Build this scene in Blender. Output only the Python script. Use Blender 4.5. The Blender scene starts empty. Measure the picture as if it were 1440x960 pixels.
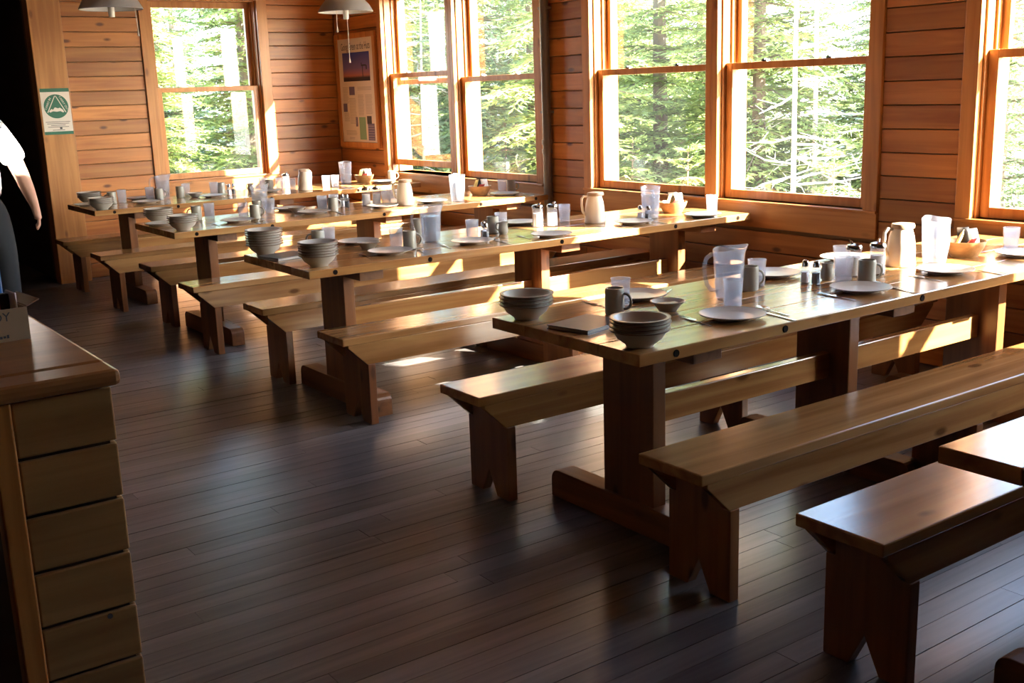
import bpy, math, random
from mathutils import Vector, Matrix

scene = bpy.context.scene
col = scene.collection
PI = math.pi

# ------------------------------------------------------------------ camera
CAM = Vector((-2.0625, -3.0241, 1.5361))
RX = Vector((0.810673, -0.584584, -0.032714)); UX = Vector((0.156970, 0.163170, 0.974031)); FX = Vector((0.564065, 0.794756, -0.224040))
cam_data = bpy.data.cameras.new('camera')
cam_data.sensor_width = 36.0
cam_data.lens = 1542.1 / 1440 * 36.0
cam_data.clip_start = 0.05
cam = bpy.data.objects.new('camera', cam_data)
col.objects.link(cam)
m = Matrix.Identity(4)
for i in range(3):
    m[i][0], m[i][1], m[i][2], m[i][3] = RX[i], UX[i], -FX[i], CAM[i]
cam.matrix_world = m
scene.camera = cam

# ------------------------------------------------------------------ light
SUN_DIR = Vector((-1.0, 1.45, -1.0)).normalized()
world = bpy.data.worlds.new('sky'); scene.world = world
world.use_nodes = True
nt = world.node_tree
bg = nt.nodes['Background']
sky = nt.nodes.new('ShaderNodeTexSky')
sky.sky_type = 'NISHITA'; sky.sun_disc = False
sky.sun_elevation = math.radians(30)
sky.sun_rotation = math.radians(145)
nt.links.new(sky.outputs[0], bg.inputs[0])
bg.inputs[1].default_value = 0.85
sun_data = bpy.data.lights.new('sun', 'SUN')
sun_data.energy = 26.0
sun_data.angle = math.radians(0.6)
sun_data.color = (1.0, 0.93, 0.80)
sun = bpy.data.objects.new('sun', sun_data)
sun.rotation_euler = SUN_DIR.to_track_quat('-Z', 'Y').to_euler()
sun.location = (12, -14, 14)
col.objects.link(sun)
vs = scene.view_settings
vs.view_transform = 'Standard'; vs.look = 'None'; vs.gamma = 1.0
vs.exposure = 2.0

# ------------------------------------------------------------------ mesh helpers
class MB:
    def __init__(self): self.v = []; self.f = []
    def add(self, vs_, fs_):
        o = len(self.v); self.v += [tuple(a) for a in vs_]
        self.f += [tuple(i + o for i in q) for q in fs_]; return self
    def box(self, x0, x1, y0, y1, z0, z1):
        return self.add([(x0,y0,z0),(x1,y0,z0),(x1,y1,z0),(x0,y1,z0),(x0,y0,z1),(x1,y0,z1),(x1,y1,z1),(x0,y1,z1)],
                        [(3,2,1,0),(4,5,6,7),(0,1,5,4),(1,2,6,5),(2,3,7,6),(3,0,4,7)])
    def prism(self, poly, axis, a0, a1):
        def P(u, w, a): return {'x': (a,u,w), 'y': (u,a,w), 'z': (u,w,a)}[axis]
        n = len(poly)
        vs_ = [P(u,w,a0) for u,w in poly] + [P(u,w,a1) for u,w in poly]
        fs_ = [tuple(range(n))[::-1], tuple(range(n, 2*n))] + [(i,(i+1)%n,(i+1)%n+n,i+n) for i in range(n)]
        return self.add(vs_, fs_)
    def lathe(self, prof, n=24, c=(0,0,0), mod=None):
        vs_ = []; fs_ = []; idx = []
        for k, (r, z) in enumerate(prof):
            if r < 1e-6: idx.append([len(vs_)]); vs_.append((c[0], c[1], c[2]+z)); continue
            row = []
            for i in range(n):
                a = 2*PI*i/n; rr, zz = (r, z) if mod is None else mod(r, z, a, k)
                row.append(len(vs_)); vs_.append((c[0]+rr*math.cos(a), c[1]+rr*math.sin(a), c[2]+zz))
            idx.append(row)
        for A, B in zip(idx, idx[1:]):
            for i in range(n):
                j = (i+1) % n
                if len(A) == 1 and len(B) == 1: continue
                if len(A) == 1: fs_.append((A[0], B[j], B[i]))
                elif len(B) == 1: fs_.append((A[i], A[j], B[0]))
                else: fs_.append((A[i], A[j], B[j], B[i]))
        return self.add(vs_, fs_)
    def tube(self, pts, rad, n=8, cap=True):
        pts = [Vector(q) for q in pts]; N = len(pts)
        rad = rad if isinstance(rad, (list, tuple)) else [rad]*N
        vs_ = []; fs_ = []; up = None
        for i, q in enumerate(pts):
            t = (pts[min(i+1,N-1)] - pts[max(i-1,0)]).normalized()
            if up is None: up = Vector((0,0,1)) if abs(t.z) < .9 else Vector((1,0,0))
            s = t.cross(up).normalized(); up = s.cross(t).normalized()
            for k in range(n):
                a = 2*PI*k/n; vs_.append(q + (s*math.cos(a) + up*math.sin(a))*rad[i])
        for i in range(N-1):
            for k in range(n):
                j = (k+1) % n; fs_.append((i*n+k, i*n+j, (i+1)*n+j, (i+1)*n+k))
        if cap: fs_ += [tuple(range(n))[::-1], tuple(range((N-1)*n, N*n))]
        return self.add(vs_, fs_)
    def xform(self, M):
        self.v = [tuple(M @ Vector(q)) for q in self.v]; return self
    def mesh(self, name, mat, smooth=False):
        me = bpy.data.meshes.new(name); me.from_pydata(self.v, [], self.f)
        if mat: me.materials.append(mat)
        if smooth:
            me.polygons.foreach_set('use_smooth', [True]*len(me.polygons))
            me.set_sharp_from_angle(angle=math.radians(40))
        me.update(); return me
    def build(self, name, mat, parent=None, smooth=False, bevel=0):
        o = bpy.data.objects.new(name, self.mesh(name, mat, smooth)); col.objects.link(o)
        if parent: o.parent = parent
        if bevel:
            b = o.modifiers.new('bevel', 'BEVEL'); b.width = bevel; b.segments = 2; b.limit_method = 'ANGLE'
        return o
def tag(o, label=None, cat=None, group=None, kind=None):
    if label: o['label'] = label
    if cat: o['category'] = cat
    if group: o['group'] = group
    if kind: o['kind'] = kind
    return o
def empty(name, loc=(0,0,0), rz=0):
    o = bpy.data.objects.new(name, None); o.location = loc; o.rotation_euler = (0,0,rz)
    o.empty_display_size = .05; col.objects.link(o); return o
def copy_tree(o, parent=None):
    c = o.copy(); col.objects.link(c); c.parent = parent
    for ch in list(o.children): copy_tree(ch, c)
    return c
def text_mesh(name, body, size, mat, parent, M, align='LEFT', stretch=1.0):
    cu = bpy.data.curves.new(name, 'FONT'); cu.body = body; cu.size = size; cu.align_x = align
    cu.fill_mode = 'FRONT'; cu.resolution_u = 3
    t = bpy.data.objects.new(name, cu); col.objects.link(t)
    bpy.context.view_layer.update()
    me = bpy.data.meshes.new_from_object(t.evaluated_get(bpy.context.evaluated_depsgraph_get()))
    bpy.data.objects.remove(t); bpy.data.curves.remove(cu)
    me.transform(M @ Matrix.Diagonal((stretch,1,1,1))); me.materials.clear(); me.materials.append(mat); me.name = name
    o = bpy.data.objects.new(name, me); col.objects.link(o); o.parent = parent; return o

# ------------------------------------------------------------------ materials
def mat_new(name):
    m_ = bpy.data.materials.new(name); m_.use_nodes = True
    return m_, m_.node_tree.nodes, m_.node_tree.links, m_.node_tree.nodes['Principled BSDF']
def plain(name, c, rough=.5, metal=0, spec=.5, noise=0, scale=20):
    m_, N, L, b = mat_new(name)
    b.inputs['Base Color'].default_value = (*c, 1); b.inputs['Roughness'].default_value = rough
    b.inputs['Metallic'].default_value = metal; b.inputs['Specular IOR Level'].default_value = spec
    if noise:
        tc = N.new('ShaderNodeTexCoord'); no = N.new('ShaderNodeTexNoise'); no.inputs['Scale'].default_value = scale
        no.inputs['Detail'].default_value = 5
        mx = N.new('ShaderNodeMixRGB'); mx.inputs[1].default_value = (*[q*(1-noise) for q in c], 1)
        mx.inputs[2].default_value = (*[min(1,q*(1+noise)) for q in c], 1)
        L.new(tc.outputs['Object'], no.inputs['Vector']); L.new(no.outputs[0], mx.inputs[0]); L.new(mx.outputs[0], b.inputs['Base Color'])
    return m_
def wood(name, axis, light, dark, rough=.35, grain=1.0, knots=.5, vary=.25, coat=0.0, spec=.5):
    """pine: long grain along one object axis, darker knots, each board a little different"""
    m_, N, L, b = mat_new(name)
    tc = N.new('ShaderNodeTexCoord'); oi = N.new('ShaderNodeObjectInfo')
    mul = N.new('ShaderNodeMath'); mul.operation = 'MULTIPLY'; mul.inputs[1].default_value = 43.0
    L.new(oi.outputs['Random'], mul.inputs[0])
    va = N.new('ShaderNodeVectorMath'); va.operation = 'ADD'
    L.new(tc.outputs['Object'], va.inputs[0]); L.new(mul.outputs[0], va.inputs[1])
    def mapped(along, across):
        mp = N.new('ShaderNodeMapping'); s = [across]*3; s['xyz'.index(axis)] = along
        mp.inputs['Scale'].default_value = s; L.new(va.outputs[0], mp.inputs['Vector']); return mp
    n1 = N.new('ShaderNodeTexNoise'); n1.inputs['Scale'].default_value = 1; n1.inputs['Detail'].default_value = 6
    n1.inputs['Distortion'].default_value = .8
    L.new(mapped(1.1*grain, 22*grain).outputs[0], n1.inputs['Vector'])
    n2 = N.new('ShaderNodeTexNoise'); n2.inputs['Scale'].default_value = 1; n2.inputs['Detail'].default_value = 2
    L.new(mapped(1.2, 3.5).outputs[0], n2.inputs['Vector'])
    ad = N.new('ShaderNodeMath'); ad.operation = 'MULTIPLY_ADD'; ad.inputs[1].default_value = .6
    L.new(n2.outputs[0], ad.inputs[0]); L.new(n1.outputs[0], ad.inputs[2])
    rp = N.new('ShaderNodeValToRGB'); rp.color_ramp.elements[0].position = .60; rp.color_ramp.elements[1].position = .98
    rp.color_ramp.elements[0].color = (*dark, 1); rp.color_ramp.elements[1].color = (*light, 1)
    L.new(ad.outputs[0], rp.inputs[0])
    vo = N.new('ShaderNodeTexVoronoi'); vo.inputs['Scale'].default_value = 1
    L.new(mapped(3.2, 7.5).outputs[0], vo.inputs['Vector'])
    kr = N.new('ShaderNodeValToRGB'); kr.color_ramp.elements[0].position = .07; kr.color_ramp.elements[1].position = .15
    kr.color_ramp.elements[0].color = (1,1,1,1); kr.color_ramp.elements[1].color = (0,0,0,1)
    L.new(vo.outputs['Distance'], kr.inputs[0])
    km = N.new('ShaderNodeMath'); km.operation = 'MULTIPLY'; km.inputs[1].default_value = min(1, knots*1.3)
    L.new(kr.outputs[0], km.inputs[0])
    mx = N.new('ShaderNodeMixRGB'); mx.inputs[2].default_value = (dark[0]*.30, dark[1]*.22, dark[2]*.2, 1)
    L.new(km.outputs[0], mx.inputs[0]); L.new(rp.outputs[0], mx.inputs[1])
    hs = N.new('ShaderNodeHueSaturation')
    mr = N.new('ShaderNodeMapRange'); mr.inputs[3].default_value = 1-vary; mr.inputs[4].default_value = 1+vary
    L.new(oi.outputs['Random'], mr.inputs[0]); L.new(mr.outputs[0], hs.inputs['Value']); L.new(mx.outputs[0], hs.inputs['Color'])
    L.new(hs.outputs[0], b.inputs['Base Color'])
    b.inputs['Roughness'].default_value = rough; b.inputs['Coat Weight'].default_value = coat; b.inputs['Coat Roughness'].default_value = .15
    b.inputs['Specular IOR Level'].default_value = spec
    bp = N.new('ShaderNodeBump'); bp.inputs['Strength'].default_value = .12; bp.inputs['Distance'].default_value = .004
    L.new(n1.outputs[0], bp.inputs['Height']); L.new(bp.outputs[0], b.inputs['Normal'])
    return m_
def clear(name, tint, gloss_rough=.05, haze=.12, hazecol=(.9,.9,.95), bump=0):
    """clear plastic or glass: see-through, with surface reflections and a little milky scatter"""
    m_, N, L, b = mat_new(name); N.remove(b); out = N['Material Output']
    tr = N.new('ShaderNodeBsdfTransparent'); tr.inputs[0].default_value = (*tint, 1)
    gl = N.new('ShaderNodeBsdfGlossy'); gl.inputs['Roughness'].default_value = gloss_rough
    fr = N.new('ShaderNodeLayerWeight'); fr.inputs['Blend'].default_value = .5
    pw = N.new('ShaderNodeMath'); pw.operation = 'POWER'; pw.inputs[1].default_value = 5.0
    fa = N.new('ShaderNodeMath'); fa.operation = 'MULTIPLY_ADD'; fa.inputs[1].default_value = .96; fa.inputs[2].default_value = .04
    L.new(fr.outputs['Facing'], pw.inputs[0]); L.new(pw.outputs[0], fa.inputs[0])
    df = N.new('ShaderNodeBsdfDiffuse'); df.inputs[0].default_value = (*hazecol, 1)
    tl = N.new('ShaderNodeBsdfTranslucent'); tl.inputs[0].default_value = (*hazecol, 1)
    m0 = N.new('ShaderNodeMixShader'); L.new(df.outputs[0], m0.inputs[1]); L.new(tl.outputs[0], m0.inputs[2])
    m1 = N.new('ShaderNodeMixShader'); m1.inputs[0].default_value = haze
    L.new(tr.outputs[0], m1.inputs[1]); L.new(m0.outputs[0], m1.inputs[2])
    m2 = N.new('ShaderNodeMixShader'); L.new(fa.outputs[0], m2.inputs[0]); L.new(m1.outputs[0], m2.inputs[1]); L.new(gl.outputs[0], m2.inputs[2])
    L.new(m2.outputs[0], out.inputs['Surface'])
    if bump:
        tc = N.new('ShaderNodeTexCoord'); vo = N.new('ShaderNodeTexVoronoi'); vo.inputs['Scale'].default_value = 170
        bp = N.new('ShaderNodeBump'); bp.inputs['Strength'].default_value = bump; bp.inputs['Distance'].default_value = .003
        L.new(tc.outputs['Object'], vo.inputs['Vector']); L.new(vo.outputs['Distance'], bp.inputs['Height'])
        for n_ in (gl, fr, df): L.new(bp.outputs[0], n_.inputs['Normal'])
    return m_

WALL_L, WALL_D = (.48,.190,.047), (.30,.095,.020)
M = {}
M['wall_x'] = wood('pine_boards_x', 'x', WALL_L, WALL_D, .38, 1, .75)
M['wall_y'] = wood('pine_boards_y', 'y', WALL_L, WALL_D, .38, 1, .75)
M['trim_z'] = wood('pine_trim_z', 'z', (.56,.25,.07), (.38,.14,.034), .35, 1, .5, .1)
M['trim_x'] = wood('pine_trim_x', 'x', (.56,.25,.07), (.38,.14,.034), .35, 1, .4, .1)
M['trim_y'] = wood('pine_trim_y', 'y', (.56,.25,.07), (.38,.14,.034), .35, 1, .4, .1)
M['top'] = wood('table_pine', 'x', (.46,.24,.085), (.28,.12,.036), .17, .8, .35, .15, spec=.6)
M['bench'] = wood('bench_pine', 'x', (.38,.195,.07), (.22,.092,.028), .19, .8, .6, .2)
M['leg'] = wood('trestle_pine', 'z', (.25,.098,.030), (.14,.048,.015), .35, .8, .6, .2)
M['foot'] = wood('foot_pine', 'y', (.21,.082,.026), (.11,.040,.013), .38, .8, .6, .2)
M['floor'] = wood('worn_floor', 'x', (.128,.112,.106), (.060,.052,.050), .30, 1, .15, .28)
M['counter_x'] = wood('counter_pine_x', 'x', (.36,.19,.07), (.24,.115,.04), .32, 1, .3, .12)
M['counter_top'] = wood('counter_top', 'x', (.34,.15,.055), (.20,.08,.028), .28, .8, .1, .05)
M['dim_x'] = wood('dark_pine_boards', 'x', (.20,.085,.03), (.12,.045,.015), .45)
M['dark'] = plain('dark_brown', (.035,.018,.010), .6)  # even near-black brown for passage walls, floor slab and counter body
M['plaster'] = plain('ceiling_boards', (.26,.13,.05), .6, noise=.15, scale=3)
M['siding'] = plain('outer_siding', (.22,.13,.07), .7)
M['peg'] = plain('dark_peg', (.012,.007,.005), .9, spec=.05)
M['stone'] = plain('stoneware', (.46,.42,.36), .32, noise=.06, scale=60)
M['stone_rim'] = plain('stoneware_brown_rim', (.20,.14,.10), .35)
M['mug'] = plain('mug_stoneware', (.30,.28,.23), .3, noise=.08, scale=60)
M['steel'] = plain('steel', (.55,.55,.56), .22, 1)
M['chrome'] = plain('chrome_lid', (.45,.45,.47), .15, 1)
M['cream'] = plain('cream_plastic', (.74,.64,.50), .35)
M['cream_lid'] = plain('brown_lid', (.42,.28,.17), .4)
M['clear'] = clear('clear_plastic', (.90,.92,.96), .08, .16)
M['pebble'] = clear('pebbled_plastic', (.90,.91,.94), .12, .24, (.86,.86,.90), .9)
M['water'] = clear('water', (.90,.95,.99), .02, .03)
M['glass'] = clear('window_glass', (.97,.985,.98), .01, .005)
M['sugar'] = plain('sugar', (.85,.83,.78), .8)
M['salt'] = plain('salt', (.80,.79,.77), .8)
M['pepper'] = plain('pepper', (.07,.06,.05), .8, noise=.5, scale=300)
M['butter'] = plain('butter', (.78,.68,.42), .5)
M['basket'] = wood('basket_wood', 'x', (.55,.30,.11), (.38,.18,.06), .45, 2, .0, .1)
M['slate'] = plain('dark_grey_cover', (.055,.055,.055), .4, noise=.4, scale=30)
M['paper'] = plain('paper_white', (.82,.80,.74), .6)
M['pipe'] = plain('grey_conduit', (.20,.17,.14), .4, .6)
M['shade'] = plain('lamp_enamel', (.34,.33,.33), .35)
M['socket'] = plain('lamp_white', (.80,.78,.72), .4)
M['string'] = plain('pull_cord', (.75,.68,.55), .7)
M['card'] = plain('cardboard', (.30,.19,.11), .8, noise=.12, scale=12)
M['black'] = plain('black', (.012,.012,.012), .5)
M['red'] = plain('red_print', (.35,.03,.03), .5)
M['blue'] = plain('blue_print', (.03,.16,.52), .4)
M['white'] = plain('white_card', (.80,.82,.84), .5)
M['green'] = plain('sign_green', (.01,.13,.075), .45)
M['signpaper'] = plain('sign_paper', (.72,.66,.58), .5)
M['ink'] = plain('print_ink', (.03,.03,.04), .6)
M['greyink'] = plain('print_grey', (.36,.33,.30), .6)
M['greenprint'] = plain('print_green', (.22,.40,.24), .6)
M['violet'] = plain('print_violet', (.13,.11,.22), .5)
M['skin'] = plain('skin', (.62,.34,.24), .5)
M['shirt'] = plain('white_cotton', (.84,.84,.88), .8)
M['trouser'] = plain('black_trousers', (.012,.012,.014), .75, spec=.25)
M['hair'] = plain('dark_hair', (.03,.02,.012), .5)
M['shoe'] = plain('shoe', (.03,.03,.03), .5)
def foliage_mat(name, c1, c2):
    m_, N, L, b = mat_new(name)
    tc = N.new('ShaderNodeTexCoord'); no = N.new('ShaderNodeTexNoise'); no.inputs['Scale'].default_value = 2.5
    rp = N.new('ShaderNodeValToRGB'); rp.color_ramp.elements[0].position = .35; rp.color_ramp.elements[1].position = .68
    rp.color_ramp.elements[0].color = (*c1,1); rp.color_ramp.elements[1].color = (*c2,1)
    L.new(tc.outputs['Object'], no.inputs['Vector']); L.new(no.outputs[0], rp.inputs[0])
    L.new(rp.outputs[0], b.inputs['Base Color']); b.inputs['Roughness'].default_value = .45
    tl = N.new('ShaderNodeBsdfTranslucent'); L.new(rp.outputs[0], tl.inputs[0])
    mx = N.new('ShaderNodeMixShader'); mx.inputs[0].default_value = .3
    L.new(b.outputs[0], mx.inputs[1]); L.new(tl.outputs[0], mx.inputs[2]); L.new(mx.outputs[0], N['Material Output'].inputs['Surface'])
    return m_
M['needle'] = foliage_mat('spruce_needles', (.15,.21,.06), (.50,.58,.20))
M['needle2'] = foliage_mat('fir_needles', (.12,.17,.075), (.38,.47,.22))
M['bark'] = plain('bark', (.20,.15,.11), .9, noise=.4, scale=14)
M['deadwood'] = plain('bleached_wood', (.62,.57,.50), .85, noise=.2, scale=14)
M['ground'] = plain('forest_ground', (.52,.49,.40), .95, noise=.5, scale=1.3)

# ------------------------------------------------------------------ room shell
XW, YB, ZC = 3.106, 7.124, 2.78
XL, YF = -4.6, -5.6
TH = .24
BOARD = .1255
ZW0, ZW1 = .815, 2.43
# openings: (low, high)
WIN_X = [(5.05, 6.15), (3.83, 4.95), (2.03, 3.17), (.815, 1.93), (-1.08, .165), (-2.43, -1.18)]
WIN_B = [(1.285, 2.305)]

fl = MB().box(XL-.3, XW+TH, YF-.3, YB+TH, -.2, -.022).box(XL-.3, .40, YB+TH, 9.8, -.2, -.022).build('floor', M['dark']); tag(fl, kind='structure')
rng = random.Random(4)
BW = .085
y = -2.62; nb = 0
rest = MB()
yy = YF
while yy < 9.7:
    x = XL - rng.random()*2.5
    while x < XW + .05:
        ln = rng.uniform(2.6, 4.6); x1 = min(x+ln, XW+.1); x0 = max(x, XL)
        if yy > YB - .02: x1 = min(x1, .30)
        if x1 > x0 + .05:
            dz = rng.uniform(-.0015, .0)
            near = -2.7 < yy < 7.1 and x1 > -1.9
            if near and nb < 300:
                MB().box(x0+.001, x1-.001, yy+.001, yy+BW-.0014, -.022, dz).build('floorboard', M['floor'], fl); nb += 1
            else: rest.box(x0+.001, x1-.001, yy+.001, yy+BW-.0014, -.022, dz)
        x += ln
    yy += BW
tag(rest.build('floorboards_beyond', M['floor'], fl), kind='stuff')

# ceiling with an added, unseen opening that lets sun reach the person
sx0, sy0, sx1, sy1 = .58, .88, 1.20, 1.48
ce = MB()
YE = YB + TH
ce.box(XL-.3, sx0, YF-.3, YE, ZC, ZC+.12); ce.box(sx1, XW+TH, YF-.3, YE, ZC, ZC+.12)
ce.box(sx0, sx1, YF-.3, sy0, ZC, ZC+.12); ce.box(sx0, sx1, sy1, YE, ZC, ZC+.12); ce.box(XL-.3, .40, YE, 9.8, ZC, ZC+.12)
tag(ce.build('ceiling', M['plaster']), kind='structure')

def wall_pieces(lo, hi, wins, z0=0.0, z1=ZC):
    """rectangles (u0,u1,w0,w1) of a wall with its window openings left out"""
    r = []; cur = lo
    for a, b in sorted(wins):
        r.append((cur, a, z0, z1)); r.append((a, b, z0, ZW0)); r.append((a, b, ZW1, z1)); cur = b
    r.append((cur, hi, z0, z1)); return r
wr = MB()
for u0, u1, w0, w1 in wall_pieces(YF, YB+TH, WIN_X): wr.box(XW+.02, XW+TH, u0, u1, w0, w1)
wall_r = tag(wr.build('wall_right', M['siding']), kind='structure')
wb_ = MB()
for u0, u1, w0, w1 in wall_pieces(.27, XW+.02, WIN_B): wb_.box(u0, u1, YB+.02, YB+TH, w0, w1)
wall_b = tag(wb_.build('wall_back', M['siding']), kind='structure')
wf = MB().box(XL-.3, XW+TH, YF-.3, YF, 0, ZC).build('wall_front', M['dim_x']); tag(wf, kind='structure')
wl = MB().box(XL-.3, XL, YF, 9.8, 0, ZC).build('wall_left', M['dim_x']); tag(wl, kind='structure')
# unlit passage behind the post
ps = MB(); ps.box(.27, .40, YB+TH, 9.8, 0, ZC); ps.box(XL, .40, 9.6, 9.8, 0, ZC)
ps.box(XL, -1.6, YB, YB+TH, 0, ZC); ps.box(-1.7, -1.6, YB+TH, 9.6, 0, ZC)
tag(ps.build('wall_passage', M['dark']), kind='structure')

# horizontal wall boards, each its own board with a shadowed joint
def boards(parent, mat, mapf, segs):
    k = 0
    while k*BOARD < ZC - .02:
        z0 = k*BOARD + .008; z1 = min(z0 + BOARD - .005, ZC)
        for u0, u1, w0, w1 in segs:
            a, b = max(z0, w0), min(z1, w1)
            if b - a > .03: mapf(u0+.001, u1-.001, a, b).build('wall_board', mat, parent, bevel=.004)
        k += 1
segx = [(6.225, YB-.002, 0, ZC), (3.255, 3.745, 0, ZC), (.25, .725, 0, ZC), (YF, -2.52, 0, ZC),
        (3.745, 6.225, 0, .655), (.725, 3.255, 0, .655), (-2.52, .25, 0, .655),
        (3.745, 6.225, 2.53, ZC), (.725, 3.255, 2.53, ZC), (-2.52, .25, 2.53, ZC)]
boards(wall_r, M['wall_y'], lambda u0,u1,a,b: MB().box(XW, XW+.02, u0, u1, a, b), segx)
segb = [(.50, 1.19, 0, ZC), (2.405, XW-.002, 0, ZC), (1.19, 2.405, 0, .655), (1.19, 2.405, 2.53, ZC)]
boards(wall_b, M['wall_x'], lambda u0,u1,a,b: MB().box(u0, u1, YB, YB+.02, a, b), segb)

# post at the end of the back wall
po = MB().box(.235, .50, 6.99, YB+.03, 0, ZC).build('trim_post', M['trim_z'], bevel=.006); tag(po, kind='structure')

# ------------------------------------------------------------------ windows
ZR = 1.65
def make_window(n, a, b, mapf, axis_mat, left_casing, right_casing, raised=0.0):
    """double hung window; u runs along the wall, d goes outward, casings stand proud of the boards"""
    root = tag(empty('window_%d' % n), kind='structure')
    def part(name, boxes, mat, parent=root, bevel=.003):
        mb = MB()
        for q in boxes: mapf(mb, *q)
        return mb.build(name, mat, parent, bevel=bevel)
    cw = .09
    # (u0,u1,d0,d1,w0,w1)
    if left_casing: part('casing', [(a-left_casing, a, -.018, .02, ZW0-.015, ZW1)], M['trim_z'])
    if right_casing: part('casing', [(b, b+right_casing, -.018, .02, ZW0-.015, ZW1)], M['trim_z'])
    part('head_casing', [(a-left_casing, b+right_casing, -.018, .02, ZW1, ZW1+.10)], axis_mat)
    part('apron', [(a-left_casing, b+right_casing, -.016, .02, .655, ZW0-.017)], axis_mat)
    part('sill', [(a-left_casing-.0, b+right_casing+.0, -.028, .02, ZW0-.017, ZW0-.0), (a+.001, b-.001, .02, TH+.03, ZW0-.03, ZW0)], axis_mat)
    part('jamb', [(a, a+.012, .021, TH, ZW0, ZW1)], M['trim_z']); part('jamb', [(b-.012, b, .021, TH, ZW0, ZW1)], M['trim_z'])
    part('head_jamb', [(a+.012, b-.012, .021, TH, ZW1-.012, ZW1)], axis_mat)
    part('stop', [(a+.012, a+.026, .088, .125, ZW0, ZW1-.012), (b-.026, b-.012, .088, .125, ZW0, ZW1-.012)], M['trim_z'])
    A, B = a+.014, b-.014; st = .052
    def sash(name, d0, d1, w0, w1, lo, hi):
        s = part(name, [(A, A+st, d0, d1, w0, w1), (B-st, B, d0, d1, w0, w1),
                        (A+st, B-st, d0, d1, w0, w0+lo), (A+st, B-st, d0, d1, w1-hi, w1)], M['trim_z'])
        part('pane', [(A+st-.004, B-st+.004, (d0+d1)/2-.002, (d0+d1)/2+.002, w0+lo-.004, w1-hi+.004)], M['glass'], s, 0)
        return s
    lo = sash('lower_sash', .048, .086, ZW0+.002+raised, ZR+raised, .055, .042)
    for t in (.28, .72):
        mb = MB(); u = A+(B-A)*t
        mapf(mb, u-.018, u+.018, .052, .082, ZR+raised, ZR+raised+.010); mapf(mb, u-.007, u+.007, .045, .075, ZR+raised+.010, ZR+raised+.016)
        mb.build('sash_lock', M['steel'], lo)
    sash('upper_sash', .127, .165, ZR-.040, ZW1-.013, .042, .055)
    return root
def mapX(mb, u0, u1, d0, d1, w0, w1): mb.box(XW+d0, XW+d1, u0, u1, w0, w1)
def mapB(mb, u0, u1, d0, d1, w0, w1): mb.box(u0, u1, YB+d0, YB+d1, w0, w1)
cas = {0: (.05, .075), 1: (.085, .05), 2: (.05, .085), 3: (.09, .05), 4: (.05, .085), 5: (.09, .05)}
for i, (a, b) in enumerate(WIN_X):
    l, r = cas[i]
    make_window(i+1, a, b, mapX, M['trim_y'], l, r, .062 if i == 0 else 0)
make_window(7, 1.285, 2.305, mapB, M['trim_x'], .095, .10)

# ------------------------------------------------------------------ trestle tables
TD = {'0': 'the bare table', 'A': 'the table next to the bare table', 'B': 'the second table from the bare table',
      'C': 'the table ending at the grey pipe', 'D': 'the table along the back wall'}
TBL = {'0': (.0, -2.48, (.38, 1.5, 2.6), (.24, .74, 1.5, 2.4)), 'A': (.088, -.649, (.38, 1.42, 2.46), (.24, .74, 1.5, 2.35, 2.88)),
       'B': (.077, 1.585, (.375, 1.61, 2.67), (.21, .73, 1.56, 2.40, 2.92)),
       'C': (.140, 3.595, (.44, 1.65, 2.68), (.28, .78, 1.6, 2.4, 2.9)), 'D': (.184, 5.474, (.50, 1.7, 2.7), (.33, .82, 1.6, 2.4, 2.9))}
WT, ZT, TT, XE = .774, .75, .04, 3.03
def make_table(key, label):
    x0, y0, posts, pegs = TBL[key]
    t = empty('trestle_table', (x0, y0, 0)); tag(t, label, 'table', 'trestle tables in the dining hall')
    L_ = (XE if key != 'C' else 3.018) - x0; n = 4; w = WT/n
    for k in range(n):
        MB().box(0, L_, k*w+.0006, (k+1)*w-.0006, ZT-TT, ZT).build('plank', M['top'], t, bevel=.0035)
    for px in pegs:
        for yy_, s in ((-.002, 1), (WT+.002, -1)):
            mb = MB(); c = [(px-x0+.012*math.cos(q*PI/6), ZT-TT/2+.012*math.sin(q*PI/6)) for q in range(12)]
            mb.prism(c, 'y', min(yy_, yy_+s*.01), max(yy_, yy_+s*.01)).build('peg', M['peg'], t)
    cy = WT/2
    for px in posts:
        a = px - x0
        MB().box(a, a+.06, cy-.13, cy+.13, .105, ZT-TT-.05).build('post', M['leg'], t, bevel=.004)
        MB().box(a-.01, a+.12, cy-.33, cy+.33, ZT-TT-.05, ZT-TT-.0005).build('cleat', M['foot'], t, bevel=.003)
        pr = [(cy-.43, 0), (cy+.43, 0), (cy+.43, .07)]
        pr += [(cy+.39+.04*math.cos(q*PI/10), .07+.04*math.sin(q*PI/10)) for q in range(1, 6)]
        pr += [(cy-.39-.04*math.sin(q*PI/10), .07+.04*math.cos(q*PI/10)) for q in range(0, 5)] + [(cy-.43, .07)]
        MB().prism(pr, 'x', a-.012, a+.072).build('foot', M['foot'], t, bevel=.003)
    for p0, p1 in zip(posts, posts[1:]):
        MB().box(p0-x0+.06, p1-x0, cy-.04, cy+.0, .372, .475).build('stretcher', M['bench'], t, bevel=.004)
    return t
make_table('0', 'bare pine trestle table without any dishes, beside an empty bench')
make_table('A', 'pine trestle table laid with dishes, next to the bare table')
make_table('B', 'pine trestle table laid with dishes, second from the bare table')
make_table('C', 'pine trestle table under the hanging lamps, ending at the grey pipe')
make_table('D', 'pine trestle table laid with dishes along the back wall')

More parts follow.
